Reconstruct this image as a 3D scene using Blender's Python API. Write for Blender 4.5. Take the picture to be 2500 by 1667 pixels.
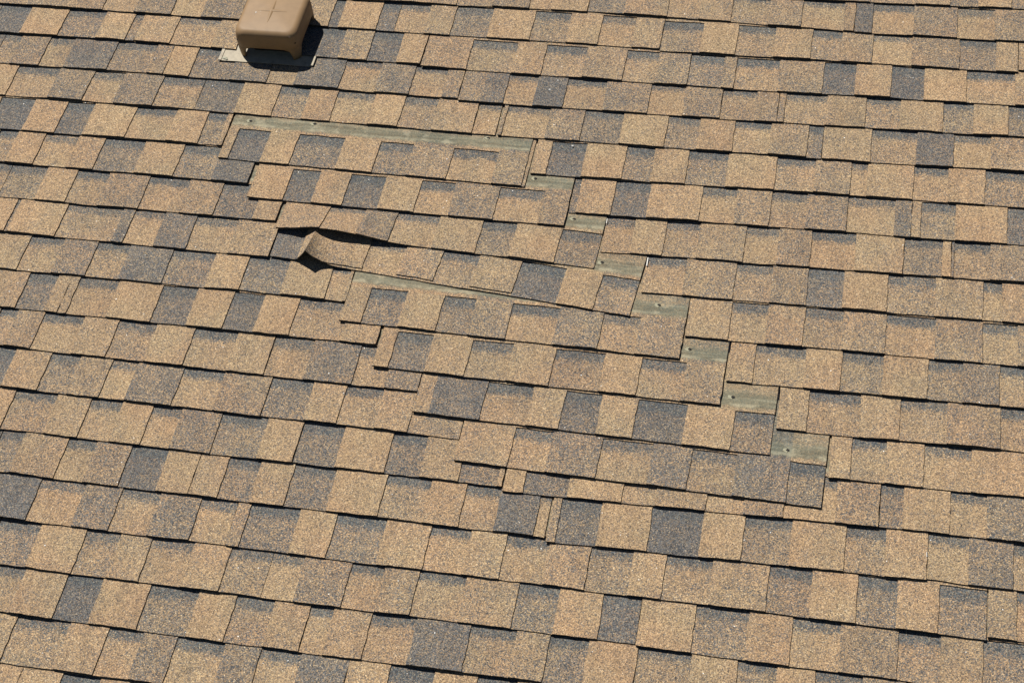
# Storm-damaged asphalt shingle roof with an exhaust vent, seen from above.
import bpy, math, random
from mathutils import Matrix, Vector

for o in list(bpy.data.objects):
    bpy.data.objects.remove(o, do_unlink=True)
scene = bpy.context.scene
col = scene.collection

# ------------------------------------------------------------------ camera, light
# Roof coordinates: u along the courses, v up the slope, w off the surface.
PITCH = math.radians(25.86)
ROOF_Z = 4.6
ROOF_M = Matrix.Translation((0, 0, ROOF_Z)) @ Matrix.Rotation(PITCH, 4, 'X')

cam_d = bpy.data.cameras.new('camera')
cam = bpy.data.objects.new('camera', cam_d)
col.objects.link(cam)
scene.camera = cam
cam_d.sensor_width = 36.0
cam_d.lens = 36.0 * 4244.77 / 2500.0
cam_d.clip_end = 500
cam_local = Matrix(((0.98015055, -0.0950838, 0.17396544, 0.88276547),
                    (0.17840316, 0.80573879, -0.56476306, -4.10086154),
                    (-0.08647088, 0.58458881, 0.80670857, 4.09292702),
                    (0, 0, 0, 1)))
cam.matrix_world = ROOF_M @ cam_local

SUN_LOCAL = Vector((-0.50, 0.58, 1.0))          # towards the sun, in roof coordinates
sun_dir = (ROOF_M.to_3x3() @ SUN_LOCAL).normalized()
sun_d = bpy.data.lights.new('sun', 'SUN')
sun_d.energy = 5.0
sun_d.angle = math.radians(0.53)
sun_d.color = (1.0, 0.955, 0.88)
sun = bpy.data.objects.new('sun', sun_d)
col.objects.link(sun)
sun.rotation_euler = sun_dir.to_track_quat('Z', 'Y').to_euler()
sun.location = (0, 0, 30)

world = bpy.data.worlds.new('World')
scene.world = world
world.use_nodes = True
wn = world.node_tree
sky = wn.nodes.new('ShaderNodeTexSky')
sky.sky_type = 'NISHITA'
sky.sun_disc = False
sky.sun_elevation = math.asin(sun_dir.z)
sky.sun_rotation = math.atan2(sun_dir.x, sun_dir.y)
bg = wn.nodes['Background']
bg.inputs['Strength'].default_value = 0.05
sky.altitude = 2500
sky.air_density = 0.55
sky.dust_density = 0.2
wn.links.new(sky.outputs[0], bg.inputs['Color'])

scene.view_settings.view_transform = 'Standard'
scene.view_settings.look = 'None'
scene.view_settings.gamma = 1.0
scene.view_settings.exposure = 0.37
scene.render.resolution_x = 1024
scene.render.resolution_y = 682

# ------------------------------------------------------------------ materials
def new_mat(name):
    m = bpy.data.materials.new(name)
    m.use_nodes = True
    nt = m.node_tree
    return m, nt, nt.nodes['Principled BSDF']

class NT:
    """tiny helper for building node graphs"""
    def __init__(self, nt): self.nt = nt
    def n(self, t, **kw):
        nd = self.nt.nodes.new(t)
        for k, v in kw.items(): setattr(nd, k, v)
        return nd
    def put(self, sock, v):
        if hasattr(v, 'is_output'): self.nt.links.new(v, sock)
        else: sock.default_value = v
    def math(self, op, a, b=0.0, c=None, clamp=False):
        nd = self.n('ShaderNodeMath', operation=op, use_clamp=clamp)
        self.put(nd.inputs[0], a); self.put(nd.inputs[1], b)
        if c is not None: self.put(nd.inputs[2], c)
        return nd.outputs[0]
    def mix(self, f, a, b, blend='MIX'):
        nd = self.n('ShaderNodeMix', data_type='RGBA', blend_type=blend)
        self.put(nd.inputs[0], f); self.put(nd.inputs[6], a); self.put(nd.inputs[7], b)
        return nd.outputs[2]
    def fmix(self, f, a, b):
        nd = self.n('ShaderNodeMix', data_type='FLOAT')
        self.put(nd.inputs[0], f); self.put(nd.inputs[2], a); self.put(nd.inputs[3], b)
        return nd.outputs[0]
    def step(self, x, lo, hi):
        nd = self.n('ShaderNodeMapRange', interpolation_type='SMOOTHSTEP')
        self.put(nd.inputs[0], x); self.put(nd.inputs[1], lo); self.put(nd.inputs[2], hi)
        return nd.outputs[0]
    def ramp(self, f, stops, interp='CONSTANT'):
        nd = self.n('ShaderNodeValToRGB')
        cr = nd.color_ramp; cr.interpolation = interp
        while len(cr.elements) > 1: cr.elements.remove(cr.elements[-1])
        for i, (p, c) in enumerate(stops):
            el = cr.elements[0] if i == 0 else cr.elements.new(p)
            el.position = p; el.color = (*c, 1)
        self.put(nd.inputs[0], f)
        return nd.outputs[0]
    def noise(self, vec, scale, detail=2.0, rough=0.5):
        nd = self.n('ShaderNodeTexNoise')
        self.put(nd.inputs['Vector'], vec)
        nd.inputs['Scale'].default_value = scale
        nd.inputs['Detail'].default_value = detail
        nd.inputs['Roughness'].default_value = rough
        return nd.outputs[0]
    def attr(self, name, out='Fac'):
        return self.n('ShaderNodeAttribute', attribute_name=name).outputs[out]

def granule_material():
    m, nt, bs = new_mat('shingle_granules')
    N = NT(nt)
    co = N.attr('roofco', 'Vector')
    tone, dcut, band, head = (N.attr(a) for a in ('tone', 'dcut', 'band', 'head'))
    vor = N.n('ShaderNodeTexVoronoi', voronoi_dimensions='3D', feature='F1')
    N.put(vor.inputs['Vector'], co); vor.inputs['Scale'].default_value = 410.0
    sep = N.n('ShaderNodeSeparateColor'); nt.links.new(vor.outputs['Color'], sep.inputs[0])
    r1, r2, r3 = sep.outputs
    n_big = N.noise(co, 13.0, 3.0)
    n_mid = N.noise(co, 45.0, 3.0)
    n_fine = N.noise(co, 190.0, 2.0)
    prob = N.math('DIVIDE', N.math('SUBTRACT', tone, 2.2), 6.3)
    prob = N.math('ADD', prob, N.math('MULTIPLY', N.math('SUBTRACT', n_big, 0.5), 0.55))
    prob = N.math('ADD', prob, N.math('MULTIPLY', N.math('SUBTRACT', n_mid, 0.5), 0.42))
    prob = N.math('ADD', prob, N.math('MULTIPLY', N.math('SUBTRACT', n_fine, 0.5), 0.30))
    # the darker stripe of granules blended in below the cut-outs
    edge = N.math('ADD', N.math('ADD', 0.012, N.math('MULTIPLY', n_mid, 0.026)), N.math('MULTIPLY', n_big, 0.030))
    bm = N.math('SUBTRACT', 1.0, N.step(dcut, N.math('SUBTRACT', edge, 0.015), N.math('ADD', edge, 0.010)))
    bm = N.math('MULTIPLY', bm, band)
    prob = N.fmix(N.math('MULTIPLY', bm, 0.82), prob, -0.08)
    is_tan = N.math('ADD', N.math('MULTIPLY', N.math('SUBTRACT', prob, r1), 1.7), 0.5, clamp=True)
    tan = N.ramp(r2, [(0.0, (0.408, 0.286, 0.164)), (0.30, (0.347, 0.239, 0.141)), (0.55, (0.284, 0.193, 0.118)),
                      (0.76, (0.190, 0.134, 0.091)), (0.90, (0.100, 0.080, 0.064)), (0.955, (0.49, 0.38, 0.25))])
    drk = N.ramp(r2, [(0.0, (0.056, 0.058, 0.062)), (0.26, (0.089, 0.091, 0.095)), (0.52, (0.136, 0.127, 0.117)),
                      (0.72, (0.106, 0.113, 0.118)), (0.84, (0.034, 0.035, 0.038)), (0.91, (0.25, 0.21, 0.155))])
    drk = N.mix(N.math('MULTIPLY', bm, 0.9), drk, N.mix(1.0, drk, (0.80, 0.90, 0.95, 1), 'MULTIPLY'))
    tint = N.noise(co, 5.3, 1.0)
    tan = N.mix(1.0, tan, N.ramp(tint, [(0.32, (1.03, 0.975, 0.93)), (0.68, (0.98, 1.02, 1.0))], 'LINEAR'), 'MULTIPLY')
    c = N.mix(is_tan, drk, tan)
    c = N.mix(1.0, c, N.ramp(r3, [(0.0, (0.63, 0.63, 0.63)), (1.0, (1.33, 1.33, 1.33))], 'LINEAR'), 'MULTIPLY')
    wide = N.noise(co, 1.7, 4.0, 0.6)
    c = N.mix(1.0, c, N.ramp(wide, [(0.3, (0.90, 0.90, 0.91)), (0.7, (1.07, 1.065, 1.05))], 'LINEAR'), 'MULTIPLY')
    wash = N.n('ShaderNodeMapping'); nt.links.new(co, wash.inputs[0]); wash.inputs['Scale'].default_value = (34, 7, 1)
    c = N.mix(1.0, c, N.ramp(N.noise(wash.outputs[0], 1.0, 3.0), [(0.35, (0.93, 0.93, 0.93)), (0.65, (1.05, 1.05, 1.05))], 'LINEAR'), 'MULTIPLY')
    spark = N.math('GREATER_THAN', r1, 0.99985)
    c = N.mix(spark, c, (0.85, 0.84, 0.80, 1))
    # the nailing strip, normally hidden: thin olive headlap with streaks along the sheet
    mp = N.n('ShaderNodeMapping'); nt.links.new(co, mp.inputs[0]); mp.inputs['Scale'].default_value = (6, 90, 1)
    streak = N.noise(mp.outputs[0], 1.0, 4.0, 0.6)
    blot = N.noise(co, 22.0, 4.0, 0.6)
    olive = N.ramp(N.math('ADD', N.math('MULTIPLY', streak, 0.7), N.math('MULTIPLY', n_fine, 0.3)),
                   [(0.33, (0.060, 0.064, 0.046)), (0.46, (0.108, 0.116, 0.085)), (0.56, (0.155, 0.164, 0.120)), (0.68, (0.25, 0.25, 0.18))], 'LINEAR')
    olive = N.mix(N.math('MULTIPLY', N.step(blot, 0.54, 0.68), 0.75), olive, (0.29, 0.285, 0.205, 1))
    up0 = N.math('MULTIPLY', dcut, -1.0)
    up1 = N.math('ADD', up0, N.math('MULTIPLY', N.math('SUBTRACT', n_mid, 0.5), 0.012))
    pale = N.math('MULTIPLY', N.step(up1, 0.014, 0.019), N.math('SUBTRACT', 1.0, N.step(up1, 0.023, 0.030)))
    olive = N.mix(N.math('MULTIPLY', pale, N.step(blot, 0.40, 0.60)), olive, (0.30, 0.285, 0.20, 1))
    gritty = N.math('ADD', N.math('MULTIPLY', N.step(N.math('ADD', up0, N.math('MULTIPLY', N.math('SUBTRACT', blot, 0.5), 0.06)), 0.045, 0.072), 0.42), 0.26)
    olive = N.mix(gritty, olive, c)
    up = N.math('ADD', N.math('MULTIPLY', dcut, -1.0), N.math('MULTIPLY', N.math('SUBTRACT', n_mid, 0.5), 0.02))
    hf = N.math('MULTIPLY', head, N.step(up, 0.006, 0.021))
    c = N.mix(hf, c, olive)
    nt.links.new(c, bs.inputs['Base Color'])
    bs.inputs['Roughness'].default_value = 0.88
    bs.inputs['Specular IOR Level'].default_value = 0.25
    h = N.math('ADD', N.math('MULTIPLY', r3, 0.6), N.math('MULTIPLY', vor.outputs['Distance'], -0.8))
    bp = N.n('ShaderNodeBump'); bp.inputs['Strength'].default_value = 0.45; bp.inputs['Distance'].default_value = 0.0008
    nt.links.new(h, bp.inputs['Height']); nt.links.new(bp.outputs[0], bs.inputs['Normal'])
    return m

def plain_material(name, color, rough, var=0.15, scale=60.0, spec=0.4, bump=0.0, dirt=None):
    m, nt, bs = new_mat(name)
    N = NT(nt)
    tc = N.n('ShaderNodeTexCoord').outputs['Object']
    n = N.noise(tc, scale, 4.0, 0.6)
    lo = tuple(x * (1 - var) for x in color); hi = tuple(min(1, x * (1 + var)) for x in color)
    c = N.ramp(n, [(0.3, lo), (0.7, hi)], 'LINEAR')
    if dirt:
        d = N.noise(tc, dirt[1], 5.0, 0.65)
        c = N.mix(N.math('MULTIPLY', N.step(d, 0.5, 0.72), dirt[2]), c, (*dirt[0], 1))
    nt.links.new(c, bs.inputs['Base Color'])
    bs.inputs['Roughness'].default_value = rough
    bs.inputs['Specular IOR Level'].default_value = spec
    if bump:
        bp = N.n('ShaderNodeBump'); bp.inputs['Strength'].default_value = bump; bp.inputs['Distance'].default_value = 0.001
        nt.links.new(n, bp.inputs['Height']); nt.links.new(bp.outputs[0], bs.inputs['Normal'])
    return m

M_GRAN = granule_material()
M_EDGE = plain_material('asphalt_edge', (0.022, 0.020, 0.019), 0.8, 0.3, 300)
M_VENT = plain_material('tan_plastic', (0.245, 0.158, 0.083), 0.55, 0.08, 35, 0.25, 0.0, ((0.20, 0.14, 0.09), 14, 0.35))
M_FLANGE = plain_material('weathered_flange', (0.34, 0.295, 0.215), 0.6, 0.12, 90, 0.4, 0.15, ((0.20, 0.17, 0.13), 30, 0.7))
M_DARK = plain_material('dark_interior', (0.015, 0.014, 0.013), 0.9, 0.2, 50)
M_WHITE = plain_material('white_film', (0.62, 0.60, 0.56), 0.7, 0.15, 80)
M_TAR = plain_material('black_sealant', (0.012, 0.013, 0.012), 0.35, 0.4, 140, 0.5, 0.6)
M_MAT = plain_material('torn_fibre_mat', (0.29, 0.275, 0.19), 0.85, 0.25, 160)
M_SEAL = plain_material('old_sealant', (0.33, 0.32, 0.24), 0.6, 0.15, 120)
M_DECK = plain_material('white_underlayment', (0.72, 0.71, 0.68), 0.7, 0.06, 20)
M_GROUND = plain_material('lawn_and_soil', (0.07, 0.085, 0.04), 0.95, 0.4, 1.2)

# ------------------------------------------------------------------ the setting
def mesh_obj(name, verts, faces, mats, parent=None, loc=(0, 0, 0), smooth=False, fm=None):
    me = bpy.data.meshes.new(name)
    me.from_pydata(verts, [], faces)
    for m in mats: me.materials.append(m)
    if fm: me.polygons.foreach_set('material_index', fm)
    if smooth: me.polygons.foreach_set('use_smooth', [True] * len(me.polygons))
    me.update()
    o = bpy.data.objects.new(name, me)
    o.location = loc
    col.objects.link(o)
    if parent: o.parent = parent
    return o

def box_vf(x0, x1, y0, y1, z0, z1):
    v = [(x, y, z) for z in (z0, z1) for y in (y0, y1) for x in (x0, x1)]
    f = [(0, 2, 3, 1), (4, 5, 7, 6), (0, 1, 5, 4), (2, 6, 7, 3), (0, 4, 6, 2), (1, 3, 7, 5)]
    return v, f

ground = mesh_obj('ground', *box_vf(-200, 200, -200, 200, -0.3, 0), [M_GROUND])
ground['kind'] = 'structure'

E = 0.143            # exposure of a course
TL = 0.0034          # one lamina
T = 2 * TL           # a whole shingle
SLOPE = T / E        # every shingle tilts on the butt of the one below
U0, U1, V0, V1 = -3.3, 2.7, -3.5, 1.3
roof = mesh_obj('roof', *box_vf(U0, U1, V0, V1, -0.20, -0.022), [M_DECK])
roof.matrix_world = ROOF_M
roof['kind'] = 'structure'
roof['label'] = 'sloping roof of laminated tan and charcoal asphalt shingles with a slipped diagonal of strips'

# ------------------------------------------------------------------ shingles
def hash01(*a):
    x = math.sin(sum(v * k for v, k in zip(a, (127.1, 311.7, 74.7, 19.3)))) * 43758.5453
    return x - math.floor(x)

def vnoise(x, seed):
    i = math.floor(x); f = x - i; f = f * f * (3 - 2 * f)
    return hash01(i, seed) * (1 - f) + hash01(i + 1, seed) * f

CREST_U = -0.675
def lift(name, row, u, d):
    """how far a shingle stands off its bed at distance d above its butt"""
    k = max(0.0, 1.0 - d / E)
    z = 0.0052 * vnoise(u * 5.3 + row * 17.7, row) ** 3 * k
    if name == 'D':                        # buckled strip: a sharp crest across the sheet
        x = u - CREST_U
        h = 0.056 * max(0.0, 1.0 - max(d, 0) / 0.20) ** 1.0
        z += h * (max(0.0, 1.0 + x / 0.046) ** 1.45 if x < 0 else math.exp(-x / 0.036))
    if name == 'C':                        # the strip above is pushed up by the crest
        x = u - (CREST_U + 0.03)
        a = 0.033
        z += a * math.exp(-(x / (0.16 if x > 0 else 0.125)) ** 2) * max(0.0, 1.0 - max(d, 0) / 0.118) ** 1.1
    if name in 'ABEFG' or name == 'Hh':
        z += 0.0012 * k
    return z

class Buf:
    def __init__(self):
        self.v = []; self.f = []; self.fm = []
        self.at = {'tone': [], 'dcut': [], 'band': [], 'head': []}; self.co = []
    def grid(self, us, vlo, vhi, nv, ztop, th, row, dcut, tone, band=0.0, head=0.0, sides=(1, 1, 1, 1), jl=0.0, jr=0.0, seed=0, left_gran=True, shear=None):
        """slab: columns at us, from vlo(u) to vhi(u); sides = butt, top, left, right"""
        nu = len(us); b = len(self.v)
        for layer in (0, 1):
            for i, u in enumerate(us):
                for j in range(nv + 1):
                    t = j / nv
                    lo, hi = vlo(u), vhi(u)
                    vv = lo + (hi - lo) * t
                    uu = u + (shear(u, vv) if shear else 0.0)
                    if i == 0 and jl: uu += (vnoise(vv * 60, seed + 3.3) - 0.5) * jl
                    if i == nu - 1 and jr: uu += (vnoise(vv * 60, seed + 8.1) - 0.5) * jr
                    self.v.append((uu, vv, ztop(u, vv) - (th if layer else 0)))
                    self.co.append((uu, vv + row * 3.171, row * 0.37 + head * 5.0 + (0.0 if band else 2.0)))
                    dc = dcut(u, vv)
                    for k, val in (('tone', tone), ('dcut', dc), ('band', band), ('head', head)): self.at[k].append(val)
        n1 = nv + 1; L = nu * n1
        for i in range(nu - 1):
            for j in range(nv):
                a = b + i * n1 + j
                self.f.append((a, a + n1, a + n1 + 1, a + 1)); self.fm.append(0)
                a += L
                self.f.append((a, a + 1, a + n1 + 1, a + n1)); self.fm.append(1)
        if sides[0]:
            for i in range(nu - 1):
                a = b + i * n1
                self.f.append((a, a + L, a + n1 + L, a + n1)); self.fm.append(1)
        if sides[1]:
            for i in range(nu - 1):
                a = b + i * n1 + nv
                self.f.append((a, a + n1, a + n1 + L, a + L)); self.fm.append(1)
        for s, i, mt in ((2, 0, 0 if left_gran else 1), (3, nu - 1, 1)):
            if sides[s]:
                for j in range(nv):
                    a = b + i * n1 + j
                    q = (a, a + 1, a + 1 + L, a + L)
                    self.f.append(q if s == 2 else q[::-1]); self.fm.append(mt)
    def build(self, name, parent, origin):
        o = mesh_obj(name, [(x - origin[0], y - origin[1], z - origin[2]) for x, y, z in self.v], self.f, [M_GRAN, M_EDGE], parent, (0, 0, 0), False, self.fm)
        me = o.data
        for k, vals in self.at.items():
            me.attributes.new(k, 'FLOAT', 'POINT').data.foreach_set('value', vals)
        a = me.attributes.new('roofco', 'FLOAT_VECTOR', 'POINT')
        a.data.foreach_set('vector', [c for p in self.co for c in p])
        return o

def cols(a, b, name, step=0.03):
    n = max(1, int(math.ceil((b - a) / step)))
    us = [a + (b - a) * i / n for i in range(n + 1)]
    if name == 'D' and b > CREST_U - 0.16 and a < CREST_U + 0.25:
        fine = [CREST_U + x for x in (-.14, -.12, -.10, -.085, -.07, -.058, -.047, -.037, -.028, -.020, -.013, -.007, -.003, 0, .003, .007, .013, .02, .028, .037, .047, .058, .07, .085, .10, .12, .14, .17, .2)]
        us = sorted(set([a, b] + [u for u in us if u < CREST_U - .15 and u > a or CREST_U + .21 < u < b] + [u for u in fine if a + .002 < u < b - .002]))
    return us

def zplane(row, v):
    return -SLOPE * (v) - row * T

def make_shingle(name, row, ua, ub, va, vb, segs, parent, merged=None):
    """segs: [(u, kind, tone)] kind T = raised tab, R = cut-out showing the base sheet"""
    slipped = name in ('A', 'B', 'C', 'D', 'E', 'F', 'G', 'Hh')
    seed = row * 3.7 + ua * 11.3
    cut = 0.1365 if slipped else 0.1448
    top = 0.336
    GAP = 0.0011
    def butt(u):
        return va + (vb - va) * (u - ua) / max(ub - ua, 1e-4) + (vnoise(u * 70, row + 0.5) - 0.5) * 0.0024 + (vnoise(u * 9, row + 4.5) - 0.5) * 0.003
    def z(u, v): return zplane(row, v) + lift(name, row, u, v - butt(u))
    def dc(u, v): return butt(u) + cut - v
    base = merged[0] if merged else Buf()
    sl = -(vb - va) / max(ub - ua, 1e-4)
    shear = None
    if slipped:        # a strip that slid askew turned with its ends
        def shear(u, v):
            w = 1.0 if name != 'D' else min(1.0, max(0.0, (u - CREST_U - 0.03) / 0.25))
            return sl * w * (v - butt(u))
    ends = [s[0] for s in segs[1:]] + [ub]
    tooth_end = ub - (0.013 if name == 'A' else 0.0)
    tabs = []
    for i, ((u, kind, tone), ue) in enumerate(zip(segs, ends)):
        first, last = i == 0, i == len(segs) - 1
        a = u + (GAP if first else 0); b = ue - (GAP if last else 0)
        us = cols(a, b, name)
        bt = tone + (hash01(u, row) - 0.5) * 0.6
        zb = lambda uu, vv: z(uu, vv) - TL
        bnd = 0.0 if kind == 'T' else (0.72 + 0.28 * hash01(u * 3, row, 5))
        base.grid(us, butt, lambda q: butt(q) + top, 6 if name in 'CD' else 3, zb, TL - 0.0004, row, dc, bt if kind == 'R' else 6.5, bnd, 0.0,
                  (1, 0, first, last), 0.0015 if first else 0, 0.0015 if last else 0, seed, True, shear)
        hb = min(b, tooth_end)
        if hb > a:
            base.grid(cols(a, hb, name), lambda q: butt(q) + cut + (vnoise(q * 90, row) - .5) * .001, lambda q: butt(q) + top, 3, z, TL - 0.0002, row, dc,
                      tone if kind == 'T' else 7.0, 0.0, 1.0, (1 if kind == 'R' else 0, 0, first, last), 0, 0, seed, True, shear)
        if kind == 'T':
            tabs.append((a, min(b, tooth_end), tone, i, last))
    org = (ua, va, zplane(row, va))
    if merged:
        tb = merged[1]
    else:
        sh = base.build('shingle', parent, org)
        sh.location = org
    for (a, b, tone, i, last) in tabs:
        buf = merged[1] if merged else Buf()
        inset = (lambda q: 0.0) if not (name == 'D' and a < 0.1) else (lambda q: 0.008 * min(1.0, max(0.0, (q - CREST_U - 0.05) / 0.04)))
        l2 = 0.0007 * hash01(a, row, 9)
        def zt(u, v): return z(u, v) + l2 * max(0, 1 - (v - butt(u)) / E)
        buf.grid(cols(a, b, name, 0.02), lambda q: butt(q) + inset(q), lambda q: butt(q) + cut, 7, zt, TL - 0.0002, row, dc, tone + (hash01(a, row, 2) - 0.5) * 0.9, 0.0, 0.0,
                 (1, 0, 1, 1), 0.0028, 0.0034, seed + i * 1.7, True, shear)
        if not merged:
            o2 = (a, va + (vb - va) * (a - ua) / max(ub - ua, 1e-4), zplane(row, va))
            tb = buf.build('tab', sh, o2)
            tb.location = tuple(p - q for p, q in zip(o2, org))
    return None if merged else sh

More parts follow.
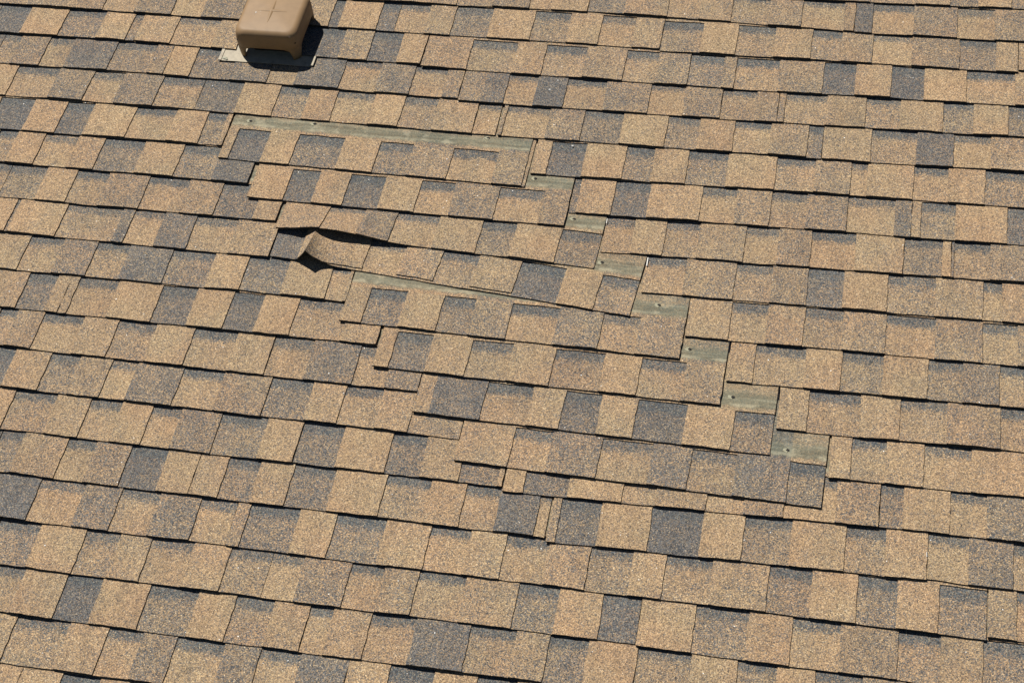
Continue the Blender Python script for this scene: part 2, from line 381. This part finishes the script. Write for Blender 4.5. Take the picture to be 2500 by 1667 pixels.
STRIPS = [
('r0a',0,-2.1343,-1.1792,0.002,0.0001,'-2.1343T6;-1.6848R7;-1.5666T5;-1.4319R8;-1.3201T5'),
('r0b',0,-0.9602,-0.6324,-0.005,-0.0095,'-0.9602T7;-0.8652R3;-0.8286T8;-0.6970R3.2'),
('r0b',0,-0.6324,0.2723,-0.0083,-0.0082,'-0.6324R7.3;-0.5281T6.5;-0.4383R4.8;-0.3111T7.8;-0.1655R5.5;-0.0428T6.8;0.0636R7.2;0.1776T6.8'),
('r0b',0,0.2723,1.4163,-0.0154,-0.0072,'0.2723R5.5;0.4045T8;0.5195R6.3;0.6430T7.3;0.7615R6;0.8588T6;0.9575R7.6;1.0830T6;1.2331R5;1.3477T7.2'),
('r0c',0,1.4167,1.5713,0.0021,0.0015,'1.4167T7;1.4513R6'),
('rm1',-1,-0.7751,0.007,0.1313,0.1439,'-0.7751T6.5;-0.4441R6;-0.3188T5.8;-0.1939R7;-0.1181T7.5'),
('rm1',-1,0.007,0.8934,0.147,0.1304,'0.0070R4.5;0.1311T6.5;0.2764R7;0.3817T6.5;0.4877R6;0.6119T6.2;0.7196R7;0.8588T6.5'),
('rm1',-1,0.8934,1.5973,0.1265,0.1344,'0.8934T3;0.9491R7.2;1.0821T5.2;1.2218R7.5;1.3402T5.8;1.4773R6'),
('rm2',-2,0.5522,1.6194,0.2617,0.2873,'0.5522T6;0.9365R7;1.0835T7.5;1.1943R5;1.2857T7.5;1.3919R5.5;1.4994T6.5'),
('r1a',1,-2.0595,-1.524,-0.1378,-0.1367,'-2.0595R2.3;-1.9432T8;-1.8044R4.3;-1.6635T7;-1.5574R5'),
('r1a',1,-1.524,-1.153,-0.1359,-0.1447,'-1.5240T7.4;-1.3937R7;-1.2438T6.5'),
('r1b',1,-0.9538,-0.5075,-0.1493,-0.1528,'-0.9538R3;-0.7950T6;-0.6955R2.6;-0.5927T7.7'),
('r1c',1,-0.5053,0.3799,-0.1622,-0.164,'-0.5053T6.8;-0.3522R6.5;-0.1989T6.8;-0.1009R6.5;0.0357T6;0.1680R6.3;0.2757T5.2'),
('r1c',1,0.3799,0.5307,-0.1635,-0.1644,'0.3799R4.5;0.4907T6.3'),
('r1c',1,0.5307,1.5285,-0.1644,-0.1486,'0.5307R6.6;0.6684T5.5;0.8107R2.8;0.9127T7.2;1.0242R2.8;1.1284T8;1.2589R7;1.4085T7'),
('r2a',2,-1.994,-1.3738,-0.2813,-0.2796,'-1.9940R6;-1.9298T5.5;-1.8250R7.2;-1.7337T3;-1.5775R5;-1.4323T5.5'),
('r2a',2,-1.3738,-0.352,-0.2804,-0.2954,'-1.3738T8;-1.2834R4.5;-1.1402T4;-1.0095R6.5;-0.9128T3;-0.7602R7;-0.6355T4.8;-0.5193R7;-0.4079T5'),
('r2b',2,-0.3503,0.4997,-0.3032,-0.296,'-0.3503T5;-0.2747T3.6;-0.2011R7.6;-0.1035T3;-0.0059R7;0.1241T5;0.2690R7.7;0.3808T5.5'),
('r2b',2,0.4997,0.6804,-0.2977,-0.2967,'0.4997R6.3;0.6091T6.5'),
('r2b',2,0.6804,1.6221,-0.2961,-0.2778,'0.6804T6;0.7012R6.7;0.8310T7;0.9521R5.8;1.0607T7.8;1.1920R5;1.2851T7.2;1.3897R4.5;1.5021T7'),
('r3a',3,-1.9878,-1.2198,-0.4276,-0.4269,'-1.9878T8;-1.8916R7;-1.7391T5.5;-1.6160R7.5;-1.5047T4.8;-1.3664R6.5'),
('r3a',3,-1.2198,-0.2773,-0.4276,-0.4413,'-1.2198R4;-1.0818T8.5;-0.9543R5.5;-0.8495T7.5;-0.7547R7.5;-0.6262T7.5;-0.5253R6;-0.4122T7'),
('r3a',3,-0.2773,-0.2003,-0.4398,-0.4385,'-0.2773R7.5'),
('r3b',3,-0.1935,0.7841,-0.4385,-0.4339,'-0.1935T5;-0.1813R7.5;-0.0407T5;0.0703R4.8;0.1977T8.2;0.3400R5.5;0.4426T7.5;0.5528R7.2;0.6664T6.8'),
('r3b',3,0.7841,0.8306,-0.4359,-0.4359,'0.7841R4.5'),
('r3b',3,0.8306,1.5885,-0.4354,-0.4198,'0.8306T7.2;0.9784R6.5;1.1173T3;1.2280R7.8;1.3411T5.5;1.4685R7'),
('r4a',4,-1.8998,-1.0801,-0.5762,-0.5744,'-1.8998R2.3;-1.7765T7.5;-1.6616R3;-1.5648T8;-1.4165R7.5;-1.2736T8;-1.1657R5.5;-1.0980T7'),
('A',4,-1.0781,-0.0672,-0.6295,-0.6462,'-1.0781T7.3;-1.0449R3.2;-0.9356T7.8;-0.8393R4.5;-0.6844T7.3;-0.5637R5;-0.4545T5.2;-0.3224R7.3;-0.1758T5.5'),
('r4b',4,-0.06,0.926,-0.5886,-0.5725,'-0.0600T7.3;-0.0115R3.2;0.0995T8;0.2269R4.8;0.3174T7.8;0.4236R4.8;0.5479T7.3;0.6975R6;0.8170T5.5'),
('r4b',4,0.926,1.5643,-0.5725,-0.5647,'0.9260R7;0.9749T7.3;1.1142R7.3;1.2178T7.3;1.3259R5.5;1.4443T7'),
('r5a',5,-1.8506,-0.9519,-0.716,-0.7225,'-1.8506R6;-1.7847T7.3;-1.6889R7;-1.5716T7;-1.4801R4.2;-1.3385T7.8;-1.2046R5;-1.0747T3'),
('B',5,-0.9374,0.0809,-0.7809,-0.7908,'-0.9374T7.8;-0.8204R3.3;-0.7268T7.7;-0.6268R3.3;-0.5109T7.3;-0.3959R7.3;-0.2850T5.3;-0.1441R7.3;-0.0016T6'),
('r5b',5,0.085,0.9254,-0.7338,-0.7162,'0.0850R4;0.1066T7.5;0.2142R3.3;0.3238T7;0.4835R7.5;0.5896T5.5;0.6944R6.5;0.8024T5.5'),
('r5b',5,0.9254,1.1159,-0.7152,-0.7182,'0.9254R7.5;1.0658T4.5'),
('r5b',5,1.1159,1.6157,-0.7169,-0.7088,'1.1159T7;1.1423R5.8;1.2438T7.7;1.3934R3.5;1.4957T7'),
('r6a',6,-1.7557,-0.819,-0.8614,-0.8661,'-1.7557R5.5;-1.6310T7.5;-1.5269R6;-1.4158T5.5;-1.2784R6.8;-1.1403T6.5;-1.0287R4;-0.8966T7.5'),
('C',6,-0.8108,0.1972,-0.8991,-0.9396,'-0.8108T6.8;-0.6643R7.2;-0.5473T5.2;-0.4474R7.2;-0.3103T7;-0.1748R5;-0.0675T7.3;0.0728R5.5'),
('r6b',6,0.205,1.0997,-0.8728,-0.8593,'0.2050R7.2;0.2946T7.5;0.3909R6;0.4930T6.6;0.6312R7.5;0.7306T5.5;0.8272R7.3;0.9592T7.3'),
('r6b',6,1.0997,1.2365,-0.858,-0.8548,'1.0997R5.3;1.2115T7.8'),
('r6b',6,1.2365,1.5839,-0.8558,-0.8522,'1.2365T5;1.2440R6.5;1.3485T5.5;1.4639R6.5'),
('r7a',7,-1.7688,-0.8049,-1.0009,-1.0071,'-1.7688T7.5;-1.6846R5;-1.6727T7.8;-1.5117R6.5;-1.3222T4;-1.2848R7.3;-1.1825T3.2;-1.0762R7.3;-0.9402T6.8'),
('D',7,-0.8029,0.3275,-1.0024,-1.1043,'-0.8029R3.5;-0.7092T6.8;-0.5057R7;-0.3951T6.6;-0.2799R6;-0.1645T6.5;-0.0345R3;0.1041T7.7;0.2151R6'),
('r7b',7,0.348,1.5044,-1.0121,-0.9995,'0.3480R7.2;0.4686T5.8;0.6168R6;0.7244T6;0.8295R3.2;0.9332T8;1.0601R5.8;1.1965T7;1.3307R7;1.3844T7'),
('r8a',8,-1.7006,-0.8638,-1.1446,-1.1438,'-1.7006T7.5;-1.5889R6.5;-1.4743T5;-1.3626R6;-1.2540T3;-1.1138R4.8;-0.9733T7.5'),
('r8a',8,-0.8638,-0.5251,-1.1415,-1.1464,'-0.8638R4.2;-0.7334T7.8;-0.5937R7;-0.5361T7'),
('E',8,-0.5277,0.4903,-1.2211,-1.2419,'-0.5277T7.3;-0.4611R4.5;-0.3467T7.8;-0.2335R5.2;-0.1357T5;-0.0239R7.2;0.1183T4.8;0.2501R6.8;0.3596T6'),
('r8b',8,0.496,1.551,-1.1571,-1.1487,'0.4960T7.2;0.6195R7.2;0.7259T7;0.8313R6.2;0.9416T6;1.0631R7.2;1.2024T5.5;1.3332R7;1.4310T6'),
('r9a',9,-1.6465,-1.4018,-1.2872,-1.2887,'-1.6465T7;-1.5405R4.2;-1.4453T7.3'),
('r9a',9,-1.4018,-0.3976,-1.2902,-1.2931,'-1.4018T6.5;-1.3745R7.3;-1.2457T7.5;-1.1035R3.5;-0.9901T7.5;-0.8750R3.2;-0.7767T7.8;-0.6680R6.5;-0.5084T6.8'),
('F',9,-0.3909,0.623,-1.3726,-1.3859,'-0.3909T7.3;-0.3436R4;-0.2344T7.7;-0.1159R6.8;0.0056T7;0.1320R6.3;0.2763T7.3;0.3832R6.5;0.5121T5.5'),
('r9b',9,0.63,1.5959,-1.2997,-1.2894,'0.6300T7;0.7026R7;0.8461T7.1;0.9475R5.5;1.0644T7.6;1.1875R5.3;1.2835T4.5;1.3828R7;1.4759T6.5'),
('r10a',10,-1.5831,-0.7047,-1.4291,-1.4388,'-1.5831R6;-1.5262T6;-1.4406R7.2;-1.3099T7;-1.1995R6;-1.0778T7.4;-0.9562R7.2;-0.8217T7.2'),
('r10a',10,-0.7047,-0.2397,-1.4388,-1.4416,'-0.7047R6.8;-0.5844T4;-0.4387R6.5;-0.3399T4.5'),
('G',10,-0.2408,0.7758,-1.5142,-1.5322,'-0.2408T7;-0.1938T3.2;-0.0442R6.8;0.0909T7.3;0.1833R3.8;0.2897T7.5;0.3905R3.5;0.5315T7.8;0.6647R5'),
('r10b',10,0.784,1.6048,-1.4426,-1.4333,'0.7840T7.2;0.8659R6.8;1.0094T7.3;1.1172R7;1.2453T6;1.3879R6.8;1.4848T7'),
('r11a',11,-1.5387,-0.6757,-1.5728,-1.5801,'-1.5387R2.5;-1.4805T7;-1.3680R5.5;-1.2744T6;-1.1735R8;-1.0921T4.8;-0.9479R7.2;-0.8206T5.5'),
('r11a',11,-0.6757,-0.0881,-1.5773,-1.5851,'-0.6757R4.5;-0.5481T7.5;-0.4499R7;-0.3375T7;-0.2414R6'),
('Hh',11,-0.0892,0.9271,-1.6585,-1.6807,'-0.0892T6.6;0.0620R7.2;0.1702T4.8;0.3111R6.8;0.4534T4.6;0.5618R6;0.6856T3.8;0.8302R5'),
('r11b',11,0.937,1.6097,-1.5828,-1.576,'0.9370T7.2;0.9943R6.3;1.0883T7.2;1.1890R7.2;1.3153T7.5;1.4897R6.5'),
('r12a',12,-1.5222,-0.5431,-1.7151,-1.7228,'-1.5222T7.5;-1.4308R6;-1.2983T7.2;-1.1926R7.3;-1.0941T7.2;-1.0007R7.3;-0.9115T5;-0.7891R5.2;-0.6493T7.5'),
('r12a',12,-0.5431,0.0596,-1.7207,-1.7222,'-0.5431R4.2;-0.4198T7.5;-0.2770R4;-0.1760T7.3;-0.0649R4.3;0.0449T7.5'),
('r12b',12,0.0632,1.0801,-1.7368,-1.7179,'0.0632T8;0.1195R3.5;0.2428T8;0.3924R7;0.4836T7;0.6199R6.8;0.7219T6;0.8282R8;0.9643T6'),
('r12b',12,1.0801,1.6218,-1.7163,-1.7135,'1.0801R5;1.1418T7.8;1.2637R7;1.3586T4.5;1.5018R7'),
('r13a',13,-1.4223,-0.812,-1.8571,-1.8603,'-1.4223R5;-1.3505T6.3;-1.2161R7.3;-1.1281T5.5;-1.0213R3;-0.9088T7.5'),
('r13a',13,-0.812,0.2039,-1.8602,-1.8638,'-0.8120T7.5;-0.7268R4.8;-0.6325T7.5;-0.5336R4.5;-0.4107T7.7;-0.2639R6.5;-0.1368T7.2;-0.0370R6.5;0.0610T3.2;0.1714R8'),
('r13b',13,0.2077,1.2105,-1.8762,-1.8599,'0.2077T6;0.2323R3.5;0.3435T7.5;0.4795R2.8;0.6191T8;0.7297R5.8;0.8554T7;0.9974R6;1.1025T7.2'),
('r13b',13,1.2105,1.6299,-1.8562,-1.8594,'1.2105R7.3;1.3159T4.5;1.4279R7;1.5099T7'),
('r14a',14,-1.3894,-0.662,-2.0021,-2.0035,'-1.3894T2.2;-1.2480R7.5;-1.1132T5;-1.0040R7;-0.8895T4.5;-0.7684R7'),
('r14a',14,-0.662,0.334,-2.0043,-2.0055,'-0.6620T6.5;-0.6243R4;-0.4812T8;-0.3758R5;-0.2338T7.3;-0.1078R7.2;0.0026T7;0.1018R7;0.2207T6.5'),
('r14a',14,0.334,1.3663,-2.006,-2.0098,'0.3340R5.8;0.4473T7.2;0.5358R6.5;0.6604T7;0.8076R5.5;0.9202T8;1.0370R5;1.1402T6.8;1.2449R5'),
('r14b',14,1.368,1.652,-2.0022,-2.0024,'1.3680T6.5;1.4391R8;1.5320T7'),
('r15a',15,-1.3229,-0.5216,-2.1444,-2.1438,'-1.3229R4.5;-1.1984T7.5;-1.0636R6;-0.9627T6.5;-0.8705R7.2;-0.7490T7.4;-0.6408R6'),
('r15a',15,-0.5216,0.4895,-2.1443,-2.1426,'-0.5216R7.2;-0.4317T5;-0.2993R6.5;-0.2079T5.8;-0.1119R7.2;0.0177T6.8;0.1605R5;0.2713T7.4;0.3881R3'),
('r15a',15,0.4895,1.5962,-2.1464,-2.1533,'0.4895T7.5;0.6310R5.5;0.7695T7;0.8809R7.2;1.0047T6;1.1489R5.5;1.2549T7.2;1.3588R5;1.4762T7'),
('r16a',16,-1.2791,-0.3793,-2.2815,-2.2846,'-1.2791R7;-1.1934T7.5;-1.0704R2.5;-0.9677T7.6;-0.8309R5;-0.6921T7.8;-0.5867R5.3;-0.4797T6.8'),
('r16a',16,-0.3793,0.4987,-2.2845,-2.279,'-0.3793R7.2;-0.3157T7;-0.2105R7;-0.0887T3;0.0572R5.8;0.1798T6.5;0.2669R4.5;0.3699T7.8'),
('r16a',16,0.4987,1.6139,-2.28,-2.28,'0.4987R6;0.6372T7.5;0.7543R6;0.8539T7.5;0.9500R5;1.0677T5.5;1.1756R6;1.2756T7.5;1.3818R5.5;1.4939T7'),
('r17a',17,-1.2576,-0.2385,-2.4254,-2.4266,'-1.2576T7;-1.1693R6;-1.0166T7;-0.9064R7.3;-0.8070T5;-0.7122R6.8;-0.5787T5;-0.4809R7;-0.3683T3.5'),
('r17a',17,-0.2385,0.3269,-2.4266,-2.4266,'-0.2385T7.5;-0.1288R3.5;-0.0113T7.7;0.1011R3;0.2069T7'),
('r18a',18,-1.2421,-1.1019,-2.574,-2.574,'-1.2421T7.5'),
('r18a',18,-1.1019,-0.6335,-2.574,-2.574,'-1.1019T7.6;-0.9879R3;-0.8809T7.5;-0.7535R6'),
]
LABELS = {
    'A': 'uppermost slipped shingle strip, with a long olive band laid bare above it',
    'B': 'slipped shingle strip just below the uppermost one',
    'C': 'slipped shingle strip lifted at its left end over a buckle',
    'D': 'slipped shingle strip buckled into a sharp fold at its left end',
    'E': 'slipped shingle strip under the skewed one, olive wedge bare above it',
    'F': 'slipped shingle strip, third from the bottom of the damaged diagonal',
    'G': 'slipped shingle strip, second from the bottom of the damaged diagonal',
    'Hh': 'lowest slipped shingle strip of the damaged diagonal',
}
SH = {}

extent = {}
for name, row, ua, ub, va, vb, s in STRIPS:
    segs = []
    for it in s.split(';'):
        k = 'T' if 'T' in it else 'R'
        u, tone = it.split(k)
        segs.append((float(u), k, float(tone)))
    sh = make_shingle(name, row, ua, ub, va, vb, segs, roof)
    if name in LABELS: sh['label'] = LABELS[name]
    SH.setdefault(name, sh)
    extent.setdefault(row, []).append((ua, ub, va, vb))

# shingles that carry on beyond the picture: joined, nobody picks them out
rng = random.Random(7)
field = (Buf(), Buf())
def fill(row, a, b, v):
    u = a
    while u < b - 0.02:
        n = rng.choice((3, 4, 4)); segs = []; x = u
        for _ in range(n):
            segs.append((x, 'R', rng.choice((2.5, 4, 5, 6, 7, 7, 7.5)))); x += rng.uniform(.09, .14)
            if x > b - 0.02: break
            segs.append((x, 'T', rng.choice((5, 6, 7, 7.2, 7.6, 8, 4.5)))); x += rng.uniform(.10, .15)
            if x > b - 0.02: break
        x = b if b - x < 0.04 else min(x, b)
        make_shingle('fill', row, u, x, v, v, segs, None, field)
        u = x
for row in range(-8, 25):
    v = -row * E
    ex = sorted(extent.get(row, []))
    if not ex:
        fill(row, U0 + .02 + rng.random() * .1, U1 - .02, v); continue
    fill(row, U0 + .02, ex[0][0], ex[0][2])
    fill(row, ex[-1][1], U1 - .02, ex[-1][3])
    if row in (0, 1):      # courses notched around the vent, hidden beneath it
        pass
fo = field[0].build('shingle_field', roof, (0, 0, 0)); fo['kind'] = 'stuff'
ft = field[1].build('shingle_field_tabs', roof, (0, 0, 0)); ft['kind'] = 'stuff'

# nail holes torn through the headlaps, small flakes
def disc(name, parent, row, u, v, r, mat, h=0.0006, n=9, sx=1.0, sy=1.0, seed=0):
    z0 = zplane(row, v) + 0.0013
    vs = [(0, 0, h)]
    for i in range(n):
        a = 2 * math.pi * i / n; q = r * (0.7 + 0.6 * hash01(i, seed, u))
        vs.append((q * math.cos(a) * sx, q * math.sin(a) * sy, h * 0.8))
    for i in range(n): vs.append((vs[i + 1][0] * 1.05, vs[i + 1][1] * 1.05, -0.001))
    fs = [(0, 1 + i, 1 + (i + 1) % n) for i in range(n)] + [(1 + i, 1 + n + i, 1 + n + (i + 1) % n, 1 + (i + 1) % n) for i in range(n)]
    o = mesh_obj(name, vs, fs, [mat])
    o.parent = parent
    o.location = tuple(p - q for p, q in zip((u, v, z0), parent.location))
    return o
for nm, row, u, v in (('A', 4, -1.016, -.4558), ('A', 4, -.799, -.4472), ('A', 4, -.2194, -.4512), ('B', 5, -.0404, -.6051), ('C', 6, .1065, -.7547),
                      ('D', 7, .2166, -.9136), ('E', 8, .4081, -1.052), ('F', 9, .515, -1.20), ('G', 10, .6546, -1.3495), ('Hh', 11, .823, -1.5071)):
    disc('torn_mat', SH[nm], row, u - .006, v - .001, 0.0075, M_MAT, 0.0001, 11, 1.0, .9, u + 2)
    disc('nail_hole', SH[nm], row, u, v, 0.0046, M_DARK, 0.0006, 7, 1.2, .8, u)

# ------------------------------------------------------------------ roof vent
VC = Vector((-1.026, -0.066)); VR = 0.111; VH = 0.110
def vz(v): return -SLOPE * v - 2 * T + 0.0012            # flange rests on the second course
def rring(r, rad, z, n=6):
    pts = []
    for cx, cy, a0 in ((1, 1, 0), (-1, 1, 90), (-1, -1, 180), (1, -1, 270)):
        for i in range(n + 1):
            a = math.radians(a0 + 90 * i / n)
            pts.append((cx * (r - rad) + rad * math.cos(a), cy * (r - rad) + rad * math.sin(a), z))
    return pts
vent = bpy.data.objects.new('roof_vent', None)
col.objects.link(vent)
vent.matrix_world = ROOF_M @ Matrix.Translation((VC.x, VC.y, zplane(2, VC.y) + 0.001)) @ Matrix.Rotation(-math.atan(SLOPE), 4, 'X')
vent['label'] = 'square tan plastic roof vent on legs with a cross pressed into its cap'
vent['category'] = 'roof vent'
def loft(rings, close_top=True, close_bot=False):
    n = len(rings[0]); vs = [p for r in rings for p in r]; fs = []
    for k in range(len(rings) - 1):
        for i in range(n):
            j = (i + 1) % n
            fs.append((k * n + i, k * n + j, (k + 1) * n + j, (k + 1) * n + i))
    if close_top: fs.append(tuple((len(rings) - 1) * n + i for i in range(n)))
    if close_bot: fs.append(tuple(reversed(range(n))))
    return vs, fs
SK = 0.046
rings = [rring(VR - .006, .030, SK + .030), rring(VR - .006, .030, SK + .001), rring(VR - .001, .034, SK), rring(VR, .034, SK + .002), rring(VR, .034, .078), rring(VR - .0015, .034, .091)]
for k in range(1, 8):
    a = math.radians(90 * k / 7)
    rings.append(rring(VR - .0015 - .022 * (1 - math.cos(a)), .034 - .006 * (1 - math.cos(a)), .091 + .023 * math.sin(a)))
for q in (.06, .04, .02, .004): rings.append(rring(q, min(.026, q * .45), .114 + .005 * (1 - (q / .083) ** 2)))
hv, hf = loft(rings)
hood = mesh_obj('hood', hv, hf, [M_VENT], vent, smooth=True)
# inside ceiling of the hood
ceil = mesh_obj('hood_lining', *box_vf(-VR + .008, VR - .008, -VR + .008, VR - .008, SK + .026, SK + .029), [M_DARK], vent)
for cx, cy in ((1, 1), (-1, 1), (-1, -1), (1, -1)):
    vs = []; fs = []
    levels = [(SK + .004, .046, 0), (SK - .006, .036, 0), (SK - .016, .030, 0), (.015, .025, .001), (.001, .021, .002)]
    R = .034; n = 8
    for (z, w, ins) in levels:
        path = []
        ext = w - R * 0.35
        r = VR - ins
        pts = [(r - R - max(0, ext - .02) - .012, r)] + [(r - R + R * math.sin(math.radians(90 * i / n)), r - R + R * math.cos(math.radians(90 * i / n))) for i in range(n + 1)] + [(r, r - R - max(0, ext - .02) - .012)]
        keep = w / .046
        m = (len(pts) - 1) / 2
        sel = []
        for i in range(9):
            t = m + (i - 4) / 4 * m * keep
            a = int(min(len(pts) - 2, math.floor(t))); fr = t - a
            sel.append((pts[a][0] * (1 - fr) + pts[a + 1][0] * fr, pts[a][1] * (1 - fr) + pts[a + 1][1] * fr))
        for (x, y) in sel: vs.append((cx * x, cy * y, z))
        for (x, y) in sel: vs.append((cx * x * .955, cy * y * .955, z))
    for k in range(len(levels) - 1):
        for i in range(8):
            a = k * 18 + i
            fs.append((a, a + 1, a + 19, a + 18)); b = a + 9
            fs.append((b, b + 18, b + 19, b + 1))
        for i in (0, 8):
            a = k * 18 + i
            fs.append((a, a + 18, a + 27, a + 9))
    fs.append(tuple((len(levels) - 1) * 18 + i for i in range(9)) + tuple((len(levels) - 1) * 18 + 17 - i for i in range(9)))
    mesh_obj('leg', vs, fs, [M_VENT], vent, smooth=True)
# pressed cross: two lens-shaped ridges
cr = bpy.data.meshes.new('cross_rib')
for ax in (0, 1):
    vs = []; fs = []; L = .060; W = .0070; n = 14
    for i in range(n + 1):
        t = -1 + 2 * i / n; w = W * (1 - t * t) ** .8 + .0003; h = .0026 * (1 - t * t)
        zb = .114 + .005 * (1 - (t * L / .083) ** 2) - .0006
        for s, hh in ((-1, 0), (-.45, .8), (0, 1), (.45, .8), (1, 0)):
            p = (t * L, s * w); p = p if ax == 0 else (-p[1], p[0])
            vs.append((p[0], p[1], zb + hh * h + (.0004 if hh else 0) + (0.0002 if ax else 0)))
    for i in range(n):
        for j in range(4):
            a = i * 5 + j; fs.append((a, a + 5, a + 6, a + 1))
    mesh_obj('cross_rib', vs, fs, [M_VENT], vent, smooth=True)
for i, (x, y, r) in enumerate(((-.052, -.012, .0030), (-.036, -.006, .0024), (-.034, -.022, .0020), (-.055, -.021, .0012))):
    n = 8
    vs = [(x, y, .1188)] + [(x + r * (0.8 + .4 * hash01(i, k)) * math.cos(k * math.pi / 4), y + r * (0.8 + .4 * hash01(k, i)) * math.sin(k * math.pi / 4), .1170) for k in range(n)]
    mesh_obj('white_speck', vs, [(0, 1 + k, 1 + (k + 1) % n) for k in range(n)], [M_WHITE], vent)
# collar inside, flange plate with a raised bead along its edges
cv, cf = loft([rring(.070, .012, .0), rring(.070, .012, .048), rring(.064, .010, .048), rring(.064, .010, .002)], True)
mesh_obj('collar', cv, cf, [M_DARK], vent)
def flange():
    x0, x1, y0, y1 = -1.2019 - VC.x, -.868 - VC.x, -.200 - VC.y, .14 - VC.y
    vs = []; fs = []; nx, ny = 24, 16
    for j in range(ny + 1):
        for i in range(nx + 1):
            x = x0 + (x1 - x0) * i / nx; y = y0 + (y1 - y0) * j / ny
            z = .0012 + .0012 * vnoise(x * 20 + 3, j * .3)
            if i == nx and j < 3: z += .004                      # right front corner stands up a little
            if j == 0: z += .0008 * vnoise(x * 40, 2); y += .002 * vnoise(x * 25, 6)
            if i == 0: x += .003 * vnoise(y * 40, 1)
            vs.append((x, y, z))
    n = len(vs); vs += [(x, y, z - .0012) for x, y, z in vs]
    w = nx + 1
    for j in range(ny):
        for i in range(nx):
            a = j * w + i
            fs.append((a, a + 1, a + w + 1, a + w)); fs.append((a + n, a + w + n, a + w + 1 + n, a + 1 + n))
    for i in range(nx): fs.append((i, i + n, i + 1 + n, i + 1))
    for j in range(ny):
        a = j * w; fs.append((a, a + w, a + w + n, a + n)); a += nx; fs.append((a, a + n, a + w + n, a + w))
    return mesh_obj('flange', vs, fs, [M_FLANGE], vent)
flange()

# sealant blob and crimped edge on the flange
x0 = -1.2019 - VC.x; y0 = -.200 - VC.y
for i, (x, y, r) in enumerate(((x0 + .022, y0 + .013, .009), (x0 + .030, y0 + .007, .005))):
    n = 10
    vs = [(x, y, .0062)] + [(x + r * (.7 + .6 * hash01(i, k, 3)) * math.cos(k * .628), y + r * .6 * (.7 + .6 * hash01(k, i, 4)) * math.sin(k * .628), .0034) for k in range(n)] \
        + [(x + 1.25 * r * math.cos(k * .628), y + .8 * r * math.sin(k * .628), .0012) for k in range(n)]
    fs = [(0, 1 + k, 1 + (k + 1) % n) for k in range(n)] + [(1 + k, 1 + n + k, 1 + n + (k + 1) % n, 1 + (k + 1) % n) for k in range(n)]
    mesh_obj('sealant_blob', vs, fs, [M_SEAL], vent, smooth=True)
ev, ef = box_vf(x0 + .001, x0 + .011, y0 + .002, y0 + .12, .0018, .0042)
mesh_obj('flange_hem', ev, ef, [M_FLANGE], vent)
ev, ef = box_vf(-.868 - VC.x - .007, -.868 - VC.x + .001, y0 + .003, y0 + .046, .0030, .0075)
mesh_obj('flange_hem', ev, ef, [M_FLANGE], vent)

# slivers of white release film at the torn joints, stray white chips
def sliver(row, u0, v0, u1, v1, w):
    z = zplane(row, v0) + .0016
    vs = []
    for zz in (0, .0008):
        vs += [(u0 - u0, 0, zz), (w, 0, zz), (u1 - u0 + w * .8, v1 - v0, zz), (u1 - u0, v1 - v0, zz)]
    o = mesh_obj('film_sliver', vs, [(3, 2, 1, 0), (4, 5, 6, 7), (0, 1, 5, 4), (1, 2, 6, 5), (2, 3, 7, 6), (3, 0, 4, 7)], [M_WHITE], roof, (u0, v0, z))
    return o
sliver(7, .3500, -.9118, .3500, -.880, .0034)
sliver(6, .2065, -.762, .2065, -.743, .0022)
sliver(13, 1.2079, -1.7907, 1.2073, -1.7761, .0018)
for row, u, v in ((2, -.0588, -.2248), (4, .0543, -.4575)):
    n = 6; r = .0040; z = zplane(row, v) + .001
    vs = [(0, 0, .0022)] + [(r * math.cos(k * 1.047), r * .8 * math.sin(k * 1.047), 0) for k in range(n)]
    mesh_obj('white_chip', vs, [(0, 1 + k, 1 + (k + 1) % n) for k in range(n)], [M_WHITE], roof, (u, v, z))
